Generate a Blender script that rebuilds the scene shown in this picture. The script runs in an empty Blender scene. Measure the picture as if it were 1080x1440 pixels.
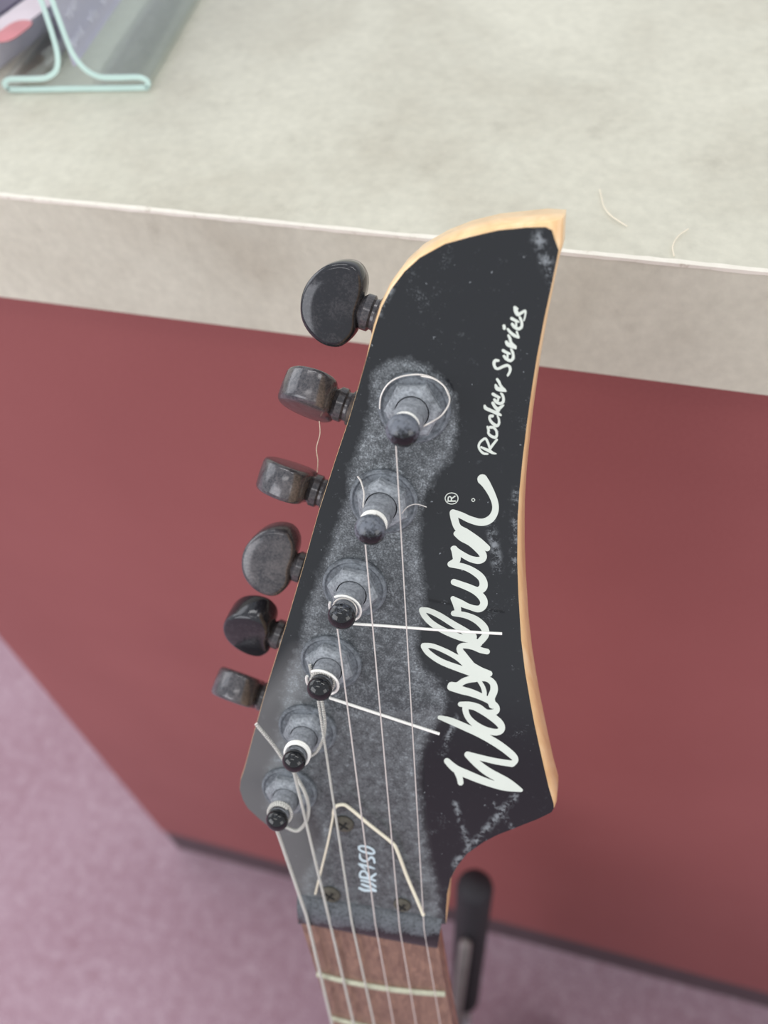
import bpy, bmesh, math, random
from mathutils import Vector, Matrix
from mathutils.geometry import delaunay_2d_cdt
random.seed(7)
SC = bpy.context.scene
COL = SC.collection

# ------------------------------------------------------------------ camera
FPX = 1208.0                      # focal length in pixels of the 1080x1440 frame
CAM_H = 1.055
CAM = Vector((0, 0, CAM_H))
# camera axes (x right, y down, z forward) expressed through the world axes
gdown = Vector((104, 947, FPX)).normalized()
wx = Vector((5490, 940, -FPX)); wx = (wx - gdown*wx.dot(gdown)).normalized()
wy = wx.cross(gdown)
def to_world(v): return Vector((v.dot(wx), v.dot(wy), -v.dot(gdown)))
cx, cy, cz = to_world(Vector((1, 0, 0))), to_world(Vector((0, 1, 0))), to_world(Vector((0, 0, 1)))
cd = bpy.data.cameras.new('camera'); cam = bpy.data.objects.new('camera', cd); COL.objects.link(cam)
rot = Matrix((cx, -cy, -cz)).transposed()
cam.matrix_world = Matrix.Translation(CAM) @ rot.to_4x4()
cd.sensor_fit = 'HORIZONTAL'; cd.sensor_width = 36.0; cd.lens = 36.0*FPX/1080.0
cd.clip_start = 0.01; cd.clip_end = 50
cd.dof.use_dof = True; cd.dof.focus_distance = 0.212; cd.dof.aperture_fstop = 12.5
SC.camera = cam
SC.view_settings.view_transform = 'Standard'; SC.view_settings.look = 'None'
SC.view_settings.gamma = 1.0; SC.view_settings.exposure = 0.0

# ------------------------------------------------------------------ light
w = bpy.data.worlds.new('world'); SC.world = w; w.use_nodes = True
w.node_tree.nodes['Background'].inputs[0].default_value = (0.93, 0.96, 1.0, 1)
w.node_tree.nodes['Background'].inputs[1].default_value = 0.84
def area(name, loc, target, sx, sy, power, col=(1, 1, 1)):
    l = bpy.data.lights.new(name, 'AREA'); l.shape = 'RECTANGLE'; l.size = sx; l.size_y = sy
    l.energy = power; l.color = col
    o = bpy.data.objects.new(name, l); COL.objects.link(o); o.location = loc
    o.rotation_euler = (Vector(target)-Vector(loc)).to_track_quat('-Z', 'Y').to_euler()
    return o
area('window_and_fill_light', (-3.0, 0.9, 1.9), (0, 0.2, 0.8), 2.6, 1.8, 34, (0.95, 0.97, 1.0))
area('window_and_fill_light', (-2.2, -2.4, 1.7), (0, 0.2, 0.7), 2.4, 1.8, 50, (0.97, 0.98, 1.0))  # added fill from behind the camera for the front-facing surfaces
area('window_and_fill_light', (2.4, -1.6, 1.5), (0, 0.1, 0.8), 1.6, 1.4, 18, (1.0, 0.98, 0.95))  # added fill from the right to brighten the maple side
area('ceiling_light', (-0.7, 0.9, 2.7), (-0.7, 0.9, 0), 1.2, 0.3, 7, (1, 0.99, 0.96))
area('ceiling_light', (0.9, 0.5, 2.7), (0.9, 0.5, 0), 1.2, 0.3, 6, (1, 0.99, 0.96))
area('ceiling_light', (-0.4, -1.0, 2.7), (-0.4, -1.0, 0), 1.2, 0.3, 5, (1, 0.99, 0.96))

# ------------------------------------------------------------------ materials
def S(c):   # sRGB 0-255 -> linear
    return tuple(((x/255)/12.92 if x/255 <= .04045 else ((x/255+.055)/1.055)**2.4) for x in c)+(1,)
class NT:
    def __init__(s, name):
        s.m = bpy.data.materials.new(name); s.m.use_nodes = True; s.t = s.m.node_tree
        s.b = s.t.nodes['Principled BSDF']; s.k = s.t.links
    def n(s, typ, **kw):
        nd = s.t.nodes.new(typ)
        for a, v in kw.items():
            if a.startswith('i_'): nd.inputs[a[2:].replace('_', ' ')].default_value = v
            else: setattr(nd, a, v)
        return nd
    def link(s, a, b): s.k.new(a, b)
    def coord(s, what='Object'): return s.n('ShaderNodeTexCoord').outputs[what]
    def noise(s, scale, detail=4, rough=.55, vec=None, dist=0):
        nd = s.n('ShaderNodeTexNoise'); nd.inputs['Scale'].default_value = scale
        nd.inputs['Detail'].default_value = detail; nd.inputs['Roughness'].default_value = rough
        nd.inputs['Distortion'].default_value = dist
        s.link(vec if vec is not None else s.coord(), nd.inputs['Vector']); return nd.outputs['Fac']
    def ramp(s, fac, *stops):
        nd = s.n('ShaderNodeValToRGB'); e = nd.color_ramp.elements
        while len(e) < len(stops): e.new(.5)
        for el, (p, c) in zip(e, stops): el.position = p; el.color = c if len(c) == 4 else tuple(c)+(1,)
        s.link(fac, nd.inputs[0]); return nd.outputs[0]
    def math(s, op, a, b=None, c=None, clamp=False):
        nd = s.n('ShaderNodeMath', operation=op); nd.use_clamp = clamp
        for i, v in enumerate((a, b, c)):
            if v is None: continue
            if isinstance(v, (int, float)): nd.inputs[i].default_value = v
            else: s.link(v, nd.inputs[i])
        return nd.outputs[0]
    def mix(s, fac, a, b):
        nd = s.n('ShaderNodeMix', data_type='RGBA')
        if isinstance(fac, (int, float)): nd.inputs[0].default_value = fac
        else: s.link(fac, nd.inputs[0])
        for i, v in ((6, a), (7, b)):
            if isinstance(v, tuple): nd.inputs[i].default_value = v if len(v) == 4 else v+(1,)
            else: s.link(v, nd.inputs[i])
        return nd.outputs[2]
    def bump(s, h, strength=.3, dist=.001):
        nd = s.n('ShaderNodeBump'); nd.inputs['Strength'].default_value = strength
        nd.inputs['Distance'].default_value = dist; s.link(h, nd.inputs['Height'])
        s.link(nd.outputs[0], s.b.inputs['Normal'])
    def set(s, color=None, rough=None, metal=None, coat=None, spec=None, trans=None, ior=None):
        for key, v in (('Base Color', color), ('Roughness', rough), ('Metallic', metal), ('Coat Weight', coat),
                       ('Specular IOR Level', spec), ('Transmission Weight', trans), ('IOR', ior)):
            if v is None: continue
            if isinstance(v, (int, float)): s.b.inputs[key].default_value = v
            elif isinstance(v, tuple): s.b.inputs[key].default_value = v
            else: s.link(v, s.b.inputs[key])
        return s

def simple(name, c, rough=.5, metal=0, var=.12, scale=60, **kw):
    q = NT(name); nz = q.noise(scale)
    a = tuple(x*(1-var) for x in c[:3]); b = tuple(min(1, x*(1+var)) for x in c[:3])
    q.set(color=q.ramp(nz, (.3, a), (.7, b)), rough=rough, metal=metal, **kw); return q.m

# laminate of the worktop
def laminate():
    q = NT('mottled_beige_laminate')
    big = q.noise(14, 6, .62, dist=.3); fine = q.noise(260, 3, .6); smear = q.noise(45, 5, .7)
    c = q.ramp(big, (.30, S((184, 178, 160))), (.5, S((207, 204, 187))), (.68, S((222, 219, 202))))
    c2 = q.ramp(smear, (.28, S((168, 163, 150))), (.42, S((203, 199, 185))), (1, S((208, 205, 191))))
    c = q.mix(.4, c, c2)
    f = q.ramp(fine, (.3, (.88, .88, .88)), (.7, (1, 1, 1)))
    mul = q.n('ShaderNodeMix', data_type='RGBA', blend_type='MULTIPLY'); mul.inputs[0].default_value = 1
    q.link(c, mul.inputs[6]); q.link(f, mul.inputs[7])
    q.set(color=mul.outputs[2], rough=.42); return q.m
M = {}
M['laminate'] = laminate()
q = NT('chipped_edge_seam'); nz = q.noise(160, 3, .7)
q.set(color=q.ramp(nz, (.26, S((178, 162, 144))), (.40, S((228, 222, 210))), (1, S((245, 240, 230)))), rough=.6)
M['seam'] = q.m
q = NT('burgundy_laminate'); nz = q.noise(9, 3); nf = q.noise(700, 2)
q.set(color=q.mix(.25, q.ramp(nz, (.3, S((142, 77, 76))), (.7, S((149, 83, 82)))), q.ramp(nf, (.3, S((134, 70, 70))), (.7, S((158, 92, 91))))), rough=.5)
M['burgundy'] = q.m
M['vinyl'] = simple('dark_vinyl_base', S((82, 66, 72)), .6)
q = NT('mauve_carpet'); n1 = q.noise(75, 6, .75); n2 = q.noise(420, 4, .7); n3 = q.noise(6, 2)
c = q.ramp(n1, (.32, S((148, 110, 120))), (.5, S((177, 147, 161))), (.68, S((210, 190, 202))))
c = q.mix(.5, c, q.ramp(n2, (.35, S((136, 100, 110))), (.5, S((177, 147, 161))), (.65, S((232, 212, 218)))))
c = q.mix(.18, c, q.ramp(n3, (.3, S((120, 70, 90))), (.7, S((175, 150, 165)))))
q.set(color=c, rough=.95, spec=.1); q.bump(n2, .5, .004); M['carpet'] = q.m

# headstock lacquer with settled dust (attribute 'dust') and a grey haze with glare painted in at lower left
def lacquer(name, use_attr=True):
    q = NT(name)
    g = q.noise(2300, 2, .6); g2 = q.noise(420, 5, .75); g3 = q.noise(60, 3)
    sp = q.noise(900, 2, .5); 
    specks = q.ramp(sp, (.735, (0, 0, 0)), (.77, (1, 1, 1)))
    patch = q.noise(85, 5, .8)
    pm = q.ramp(patch, (.60, (0, 0, 0)), (.74, (1, 1, 1)))
    if use_attr:
        at = q.n('ShaderNodeAttribute', attribute_name='dust').outputs['Fac']
        fl = q.n('ShaderNodeAttribute', attribute_name='haze_glare').outputs['Fac']
        grain = q.ramp(q.math('ADD', q.math('MULTIPLY', g, .6), q.math('MULTIPLY', g2, .4)), (.42, (.26,)*3), (.54, (.46,)*3), (.62, (1,)*3))
        at = q.math('MULTIPLY_ADD', at, 1.7, q.math('MULTIPLY', q.math('SUBTRACT', g2, .62), 1.5), clamp=True)
        d = q.math('MULTIPLY', q.math('MULTIPLY', at, grain), .85)
        d2 = q.math('MULTIPLY', q.math('MULTIPLY', pm, q.ramp(g, (.5, (0,)*3), (.62, (1,)*3))), .45)
        wear = q.n('ShaderNodeAttribute', attribute_name='wear').outputs['Fac']
        scr = q.math('MULTIPLY', wear, q.ramp(g2, (.47, (0,)*3), (.6, (1,)*3)))
        d = q.math('MAXIMUM', q.math('MAXIMUM', d, scr), q.math('MAXIMUM', d2, q.math('MULTIPLY', specks, .6)), clamp=True)
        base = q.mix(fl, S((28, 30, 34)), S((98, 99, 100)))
        col = q.mix(d, base, S((156, 162, 167)))
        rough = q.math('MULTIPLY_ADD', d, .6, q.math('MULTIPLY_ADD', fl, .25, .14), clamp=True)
    else:
        d = q.ramp(g2, (.45, (0,)*3), (.7, (.5,)*3))
        col = q.mix(d, S((20, 21, 25)), S((110, 112, 115))); rough = .22
    q.set(color=col, rough=rough); return q.m
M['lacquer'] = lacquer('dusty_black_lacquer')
M['body_lacquer'] = simple('black_body_lacquer', (.012, .012, .014), .12)
def dusty_metal(name, dark, dust, lo, hi, rough=.35, metal=0.0, sc=900, dr=.45):
    q = NT(name); g = q.noise(sc, 4, .75); big = q.noise(160, 3, .6)
    nrm = q.n('ShaderNodeNewGeometry').outputs['Normal']
    d = q.ramp(q.math('ADD', q.math('MULTIPLY', g, .55), q.math('MULTIPLY', big, .45)), (lo, (0,)*3), (hi, (1,)*3))
    q.set(color=q.mix(d, dark, dust), rough=q.math('MULTIPLY_ADD', d, dr, rough, clamp=True), metal=metal); q.bump(g, .12, .0001)
    return q.m
M['button'] = dusty_metal('dusty_black_chrome', S((56, 57, 63)), S((112, 108, 110)), .38, .68, .10, .25, 1400, .18)
M['button_clean'] = dusty_metal('polished_black_chrome', S((44, 45, 50)), S((90, 88, 92)), .48, .80, .07, .3, 1400, .15)
M['post'] = dusty_metal('dusty_black_post', S((88, 91, 97)), S((156, 160, 166)), .34, .60, .34, .1, 1300)
M['ball'] = dusty_metal('glossy_black_post_tip', S((14, 15, 19)), S((100, 106, 118)), .50, .72, .07, .3, 1500)
M['washer'] = dusty_metal('dusty_washer', S((58, 62, 68)), S((140, 146, 153)), .34, .66, .4, .1, 1300)
M['nut'] = dusty_metal('dusty_black_nut', S((30, 33, 38)), S((88, 94, 102)), .36, .6, .25, 0, 600)
def attr_dust(name, dark, dust, rough):
    q = NT(name); g = q.noise(1300, 3, .7); at = q.n('ShaderNodeAttribute', attribute_name='dust').outputs['Fac']
    d = q.math('MULTIPLY', q.ramp(q.math('MULTIPLY_ADD', at, 1.0, q.math('MULTIPLY', q.math('SUBTRACT', g, .5), 2.2)), (.30, (0,)*3), (.75, (.5,)*3), (1, (.9,)*3)), 1.0, clamp=True)
    q.set(color=q.mix(d, dark, dust), rough=q.math('MULTIPLY_ADD', d, .4, rough, clamp=True)); return q.m
M['ball'] = attr_dust('glossy_black_post_tip', S((16, 17, 21)), S((106, 111, 121)), .07)
M['nut'] = attr_dust('dusty_black_nut', S((20, 21, 25)), S((100, 104, 110)), .18)
M['hex'] = dusty_metal('dusty_hex_nut', S((74, 78, 84)), S((172, 177, 183)), .32, .62, .3, .1, 1300)
M['screw'] = dusty_metal('tarnished_screw', S((72, 68, 62)), S((112, 108, 98)), .35, .6, .45, .6, 900)
M['hole'] = simple('dark_recess', (.01, .01, .01), .8)
M['housing'] = simple('black_machine_housing', (.02, .02, .022), .3, .5)
M['bushing'] = simple('cream_spacer', S((196, 188, 172)), .6)
M['letter'] = simple('cream_white_print', S((214, 220, 211)), .4, var=.03)
M['letter_small'] = simple('pale_blue_print', S((198, 214, 222)), .4, var=.04)
# maple sides
def wood(name, a, b, c, sc=(30, 30, 3), rough=.35, coat=0.3):
    q = NT(name); mp = q.n('ShaderNodeMapping'); mp.inputs['Scale'].default_value = sc
    q.link(q.coord(), mp.inputs['Vector']); nz = q.noise(8, 6, .6, mp.outputs[0], .6)
    q.set(color=q.ramp(nz, (.3, a), (.5, b), (.7, c)), rough=rough, coat=coat); return q.m
M['maple'] = wood('amber_maple', S((228, 184, 132)), S((240, 200, 148)), S((248, 214, 170)))
M['neck'] = wood('tinted_maple_neck', S((140, 92, 66)), S((160, 108, 78)), S((178, 126, 92)))
M['board'] = wood('rosewood', S((102, 74, 62)), S((126, 96, 82)), S((150, 116, 98)), (70, 70, 4), .36, .0)
M['fret'] = simple('worn_nickel_fret', S((188, 188, 166)), .42, .35, scale=500)
def wire(name, col, metal, pitch):
    q = NT(name); uv = q.n('ShaderNodeUVMap').outputs[0]
    sx = q.n('ShaderNodeSeparateXYZ'); q.link(uv, sx.inputs[0])
    q.set(color=col, rough=.33, metal=metal)
    if pitch:
        s = q.math('SINE', q.math('MULTIPLY', sx.outputs[1], 2*math.pi/pitch))
        q.bump(s, 1.0, pitch*.35)
        q.set(color=q.mix(q.math('MULTIPLY_ADD', s, .5, .5, clamp=True), tuple(x*.68 for x in col[:3]), col[:3]))
    return q.m
M['wound'] = wire('wound_string', S((244, 242, 234)), .2, .00062)
M['plain'] = wire('plain_steel_string', S((222, 216, 210)), .35, 0)
M['bright'] = wire('bright_nickel_wire', S((248, 246, 240)), .2, 0)
M['cream_wire'] = wire('cream_wire', S((236, 228, 206)), .1, 0)
q = NT('clear_acrylic')
tr = q.n('ShaderNodeBsdfTransparent'); tr.inputs[0].default_value = (.978, .995, .990, 1); gl = q.n('ShaderNodeBsdfGlossy'); gl.inputs['Roughness'].default_value = .05
lw = q.n('ShaderNodeLayerWeight'); lw.inputs[0].default_value = .5; frv = q.math('MULTIPLY_ADD', q.math('POWER', lw.outputs['Facing'], 4.0), .6, .05); mx = q.n('ShaderNodeMixShader')
q.link(frv, mx.inputs[0]); q.link(tr.outputs[0], mx.inputs[1]); q.link(gl.outputs[0], mx.inputs[2]); q.link(mx.outputs[0], q.t.nodes['Material Output'].inputs[0]); M['acrylic'] = q.m
M['acrylic_edge'] = simple('milky_green_acrylic_edge', S((198, 224, 219)), .3, var=.05)
M['poster'] = simple('dusk_purple_card', S((190, 184, 208)), .6, var=.04)
M['poster_ink'] = simple('white_ink', S((222, 218, 234)), .6, var=.02)
M['leaf_dark'] = simple('dark_plum_print', S((78, 66, 92)), .3, var=.25, scale=30)
M['leaf_pale'] = simple('pale_photo_print', S((214, 200, 206)), .3, var=.1, scale=40)
M['leaf_pink'] = simple('pink_print', S((206, 122, 128)), .3, var=.12, scale=60)
M['paper'] = simple('white_paper_stack', S((196, 194, 202)), .6)
M['foam'] = simple('matte_black_foam', S((34, 32, 38)), .75)
M['steel'] = simple('grey_steel_tube', S((150, 146, 144)), .35, .5)
M['rubber'] = simple('black_rubber', (.02, .02, .02), .8)
M['tag'] = simple('white_tag', S((226, 228, 236)), .5, var=.03)
M['lint'] = simple('lint_fibre', S((238, 226, 206)), .8)

# ------------------------------------------------------------------ object helpers
WLOC = {}
def props(o, label=None, cat=None, group=None, kind=None):
    if label: o['label'] = label
    if cat: o['category'] = cat
    if group: o['group'] = group
    if kind: o['kind'] = kind
    return o
def empty(name, loc, label, cat, group=None):
    o = bpy.data.objects.new(name, None); COL.objects.link(o); o.location = loc; o.empty_display_size = .02
    WLOC[o.name] = Vector(loc); return props(o, label, cat, group)
def mesh(name, vs, fs, mat, parent=None, smooth=True, uvs=None, attrs=None, mats=None, fmat=None, auto=35):
    vs = [Vector(v) for v in vs]
    c = Vector((0, 0, 0))
    for v in vs: c += v
    c /= len(vs)
    me = bpy.data.meshes.new(name); me.from_pydata([tuple(v-c) for v in vs], [], fs)
    if uvs:
        l = me.uv_layers.new(name='UVMap')
        for lp in me.loops: l.data[lp.index].uv = uvs[lp.vertex_index]
    if attrs:
        for k, a in attrs.items():
            at = me.attributes.new(k, 'FLOAT', 'POINT'); at.data.foreach_set('value', a)
    for m_ in (mats or [mat]): me.materials.append(m_)
    if fmat: me.polygons.foreach_set('material_index', fmat)
    me.validate(); me.update()
    if smooth:
        me.polygons.foreach_set('use_smooth', [True]*len(me.polygons))
        if auto:
            bm = bmesh.new(); bm.from_mesh(me); bm.normal_update()
            for e in bm.edges:
                if len(e.link_faces) == 2 and e.calc_face_angle(0) > math.radians(auto): e.smooth = False
            bm.to_mesh(me); bm.free()
    o = bpy.data.objects.new(name, me); COL.objects.link(o)
    pl = WLOC[parent.name] if parent else Vector((0, 0, 0))
    o.parent = parent; o.location = c-pl; WLOC[o.name] = c
    return o
class G:                               # collects geometry for one mesh
    def __init__(s): s.v = []; s.f = []; s.uv = []
    def add(s, vs, fs, uv=None):
        k = len(s.v); s.v += [Vector(v) for v in vs]; s.f += [tuple(i+k for i in f) for f in fs]
        s.uv += uv if uv else [(0, 0)]*len(vs); return s
    def box(s, o, ex, ey, ez):          # centre + half vectors
        o, ex, ey, ez = Vector(o), Vector(ex), Vector(ey), Vector(ez)
        vs = [o+ex*a+ey*b+ez*c for a in (-1, 1) for b in (-1, 1) for c in (-1, 1)]
        return s.add(vs, [(0, 1, 3, 2), (4, 6, 7, 5), (0, 4, 5, 1), (2, 3, 7, 6), (0, 2, 6, 4), (1, 5, 7, 3)])
    def prism(s, ring, d):
        ring = [Vector(p) for p in ring]; n = len(ring); d = Vector(d)
        return s.add(ring+[p+d for p in ring], [tuple(range(n)), tuple(range(2*n-1, n-1, -1))]+[(i, i+n, (i+1) % n+n, (i+1) % n) for i in range(n)])
    def loft(s, rings, closed=True, caps=True):
        n = len(rings[0]); vs = [p for r in rings for p in r]; fs = []
        for k in range(len(rings)-1):
            for i in range(n if closed else n-1):
                j = (i+1) % n; fs.append((k*n+i, k*n+j, (k+1)*n+j, (k+1)*n+i))
        if caps: fs += [tuple(range(n-1, -1, -1)), tuple(range((len(rings)-1)*n, len(rings)*n))]
        return s.add(vs, fs)
    def lathe(s, o, ax, prof, seg=40, sides=None):   # prof: (radius, height)
        ax = Vector(ax).normalized(); e1 = ax.orthogonal().normalized(); e2 = ax.cross(e1)
        rings = [[Vector(o)+ax*h+(e1*math.cos(2*math.pi*i/seg)+e2*math.sin(2*math.pi*i/seg))*r for i in range(seg)] for r, h in prof]
        return s.loft(rings)
    def tube(s, pts, r, seg=10, cap=True):
        pts = [Vector(p) for p in pts]; n = len(pts)
        t = [(pts[min(i+1, n-1)]-pts[max(i-1, 0)]).normalized() for i in range(n)]
        e = t[0].orthogonal().normalized(); vs = []; fs = []; uv = []; L = 0
        for i in range(n):
            e = (e-t[i]*e.dot(t[i])).normalized(); b = t[i].cross(e)
            if i: L += (pts[i]-pts[i-1]).length
            rr = r(i/(n-1)) if callable(r) else r
            for k in range(seg):
                a = 2*math.pi*k/seg
                vs.append(pts[i]+(e*math.cos(a)+b*math.sin(a))*rr); uv.append((k/seg, L))
        for i in range(n-1):
            for k in range(seg):
                j = (k+1) % seg; fs.append((i*seg+k, i*seg+j, (i+1)*seg+j, (i+1)*seg+k))
        if cap: fs += [tuple(range(seg-1, -1, -1)), tuple(range((n-1)*seg, n*seg))]
        return s.add(vs, fs, uv)
    def obj(s, name, mat, parent=None, **kw):
        if any(u != (0, 0) for u in s.uv): kw['uvs'] = s.uv
        return mesh(name, s.v, s.f, mat, parent, **kw)
def smooth_path(P, k=8, closed=False):
    P = [tuple(p) for p in P]; n = len(P); out = []
    rng = range(n if closed else n-1)
    for i in rng:
        g = (lambda j: P[j % n]) if closed else (lambda j: P[max(0, min(n-1, j))])
        p0, p1, p2, p3 = g(i-1), g(i), g(i+1), g(i+2)
        for s_ in range(k):
            t = s_/k
            out.append(tuple(.5*((2*b)+(-a+c)*t+(2*a-5*b+4*c-d)*t*t+(-a+3*b-3*c+d)*t**3) for a, b, c, d in zip(p0, p1, p2, p3)))
    if not closed: out.append(P[-1])
    return out

# ------------------------------------------------------------------ setting: floor and service counter
mesh('floor', [(-4, -4, 0), (4, -4, 0), (4, 4, 0), (-4, 4, 0)], [(0, 1, 2, 3)], M['carpet'], smooth=False)
props(bpy.data.objects['floor'], 'mauve speckled carpet', None, None, 'structure')
YF = .2125; ZT = CAM_H-.705*YF; ZB = CAM_H-.912*YF; YR = .2267; ZR = CAM_H-4.36*YR; XL = -.397
ctop = empty('countertop', (.4, YF, ZB), 'mottled grey-beige laminate worktop with a chipped pale front edge, lying on the burgundy cabinet', 'countertop')
g = G(); e = .0012
g.box(((XL-.012+1.2)/2, YF+.35, (ZT+ZB)/2), ((1.2-XL+.012)/2, 0, 0), (0, .35, 0), (0, 0, (ZT-ZB)/2))
g.obj('worktop_slab', M['laminate'], ctop, smooth=False)
g = G(); n_ = 420; up = []; 
ringv = []
for i in range(n_+1):
    x = XL-.012+(1.212-XL)*i/n_
    j = .0010+.0005*abs(math.sin(x*31)+math.sin(x*77+1))*.5+random.random()*.0004
    k = .0007+random.random()*.0003
    ringv.append([(x, YF-.00035, ZT-k), (x, YF-.00045, ZT+.00025), (x, YF+j, ZT+.00025), (x, YF+j, ZT-.0003)])
g.loft(ringv); g.obj('edge_seam', M['seam'], ctop, smooth=False)['label'] = 'pale chipped seam along the front edge'
cab = empty('counter_cabinet', (.4, YR, 0), 'burgundy laminate cabinet with a dark vinyl base strip standing on the carpet', 'cabinet')
g = G(); g.box(((XL+1.2)/2, YR+.3, (ZR+ZB)/2), ((1.2-XL)/2, 0, 0), (0, .3, 0), (0, 0, (ZB-ZR)/2-.0003)); g.obj('cabinet_panel', M['burgundy'], cab, smooth=False)
g = G(); g.box(((XL+1.2)/2, YR+.3, ZR/2), ((1.2-XL)/2-.001, 0, 0), (0, .2985, 0), (0, 0, ZR/2-.0002)); g.obj('base_strip', M['vinyl'], cab, smooth=False)

# point on a horizontal plane from a photo pixel
def ray(x, y): return to_world(Vector(((x-540)/FPX, (y-720)/FPX, 1)))
def on_z(x, y, z): r = ray(x, y); return CAM+r*((z-CAM_H)/r.z)
def lint(pts, label):
    o = G().tube([on_z(*p, ZT+.0007) for p in smooth_path(pts, 6)], .00016, 5).obj('lint_thread', M['lint'])
    props(o, label, 'lint')
lint([(843, 266), (846, 278), (849, 290), (858, 302), (872, 312), (882, 318)], 'curved pale lint thread lying on the worktop, the longer one above the headstock tip')
lint([(968, 322), (954, 332), (946, 346), (948, 360)], 'short hooked lint thread lying on the worktop near its front edge, right of the headstock')

# ------------------------------------------------------------------ acrylic sign holder on the counter
sb = on_z(110, 130, ZT); dl = (on_z(285, 0, ZT)-on_z(212, 130, ZT)); dl.z = 0; dl.normalize()
dw = Vector((dl.y, -dl.x, 0)); upv = Vector((0, 0, 1))
WB = (on_z(212, 130, ZT)-on_z(10, 130, ZT)).length/2; LEN = .15
sign = empty('sign_holder', sb, 'clear acrylic T-shaped sign holder with pale green edges standing on the worktop', 'sign holder')
T = .0018
def prof_pt(a, z): return sb+dw*a+upv*z
def sheet(pts, t):                     # ribbon of thickness t along a 2D profile
    out = []
    n = len(pts)
    L_, R_ = [], []
    for i in range(n):
        a = Vector(pts[max(i-1, 0)]); b = Vector(pts[min(i+1, n-1)]); d = (b-a).normalized(); nn = Vector((-d.y, d.x))
        L_.append(Vector(pts[i])+nn*t/2); R_.append(Vector(pts[i])-nn*t/2)
    return L_, R_
pr = smooth_path([(-.0022, .125), (-.0022, .06), (-.0022, .022), (-.0045, .010), (-.010, .0058), (-.016, .0052), (-WB+.004, .0052), (-WB+.0012, .0042), (-WB+.0005, .0031),
                  (-WB+.0014, .0018), (-WB+.004, .0013), (0, .0013), (WB-.004, .0013), (WB-.0014, .0018), (WB-.0005, .0031), (WB-.0012, .0042), (WB-.004, .0052),
                  (.016, .0052), (.009, .0060), (.0040, .011), (.0022, .022), (.0022, .06), (.0022, .125)], 4)
A_, B_ = sheet(pr, T)
g = G()
for s0, s1, in ((0.0006, LEN-.0006),):
    ringA = [prof_pt(*p)+dl*s0 for p in A_]; ringB = [prof_pt(*p)+dl*s0 for p in B_]
    g.loft([[a+dl*d, b+dl*d] if False else [a+dl*d for a in ringA]+[b+dl*d for b in reversed(ringB)] for d in (0, s1-s0)])
g.obj('acrylic_sheet', M['acrylic'], sign, auto=30)
for s0 in (0, LEN-.0006):
    g = G(); ring = [prof_pt(*p) for p in A_]+[prof_pt(*p) for p in reversed(B_)]; n = len(A_)
    # cut edge as a quad strip with a little depth
    vs = [prof_pt(*p)+dl*s0 for p in A_]+[prof_pt(*p)+dl*s0 for p in B_]
    vs2 = [v+dl*.0006 for v in vs]; fs = []
    for i in range(n-1):
        fs += [(i, i+1, n+i+1, n+i), (2*n+i, 3*n+i, 3*n+i+1, 2*n+i+1), (i, 2*n+i, 2*n+i+1, i+1), (n+i, n+i+1, 3*n+i+1, 3*n+i)]
    g.add(vs+vs2, fs); g.obj('cut_edge', M['acrylic_edge'], sign, auto=30)['label'] = 'milky green cut edge'
for sx in (1, -1):                     # thin side edges of the base that catch light
    pass
g = G(); g.box(sb+dl*(LEN/2)+upv*.064, dl*(LEN/2-.004), dw*.0005, upv*.056); card = g.obj('insert_card', M['poster'], sign, smooth=False)
card['label'] = 'dusky purple printed card inside the holder'
# illegible white handwriting on the right face of the card
g = G()
for r_ in range(8):
    z0 = .0145+.0085*r_; x = .006+.003*r_
    while x < LEN-.02:
        L_ = random.uniform(.006, .02); pts = []
        for k in range(int(L_*1000)):
            pts.append(sb+dl*(x+k*.001)+dw*.00062+upv*(z0+.0026*math.sin(k*1.9+r_)*random.uniform(.3, 1)))
        if len(pts) > 2: g.tube(pts, .0005, 5)
        x += L_+.006
g.obj('card_writing', M['poster_ink'], card)['label'] = 'white script on the card'

# leaflets left of the holder
pA = on_z(-40, 128, ZT); pB = on_z(66, 46, ZT); la = (pB-pA).normalized(); lb = Vector((la.y, -la.x, 0)); lp = (pA+pB)/2
leaf = empty('leaflet_stack', lp, 'plum leaflet stack with pink and pale picture, left of the sign holder', 'leaflets')
o0 = lp-lb*.045
G().box(o0+upv*.0055-lb*.0, la*.055, lb*.045, upv*.0054).obj('page_block', M['paper'], leaf, smooth=False)
G().box(o0+upv*.0114-lb*.004, la*.0545, lb*.040, upv*.0005).obj('cover', M['leaf_dark'], leaf, smooth=False)
pc_ = on_z(40, 14, ZT+.0121)
G().box(pc_, la*.019, lb*.007, upv*.0002).obj('cover_picture', M['leaf_pale'], leaf, smooth=False)
pk = on_z(18, 44, ZT+.0125)
ring = [pk+la*(.0095*math.cos(a))+lb*(.0062*math.sin(a)*(1+.2*math.cos(2*a))) for a in [2*math.pi*i/24 for i in range(24)]]
G().prism(ring, upv*.0003).obj('pink_motif', M['leaf_pink'], leaf, smooth=False)

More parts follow.
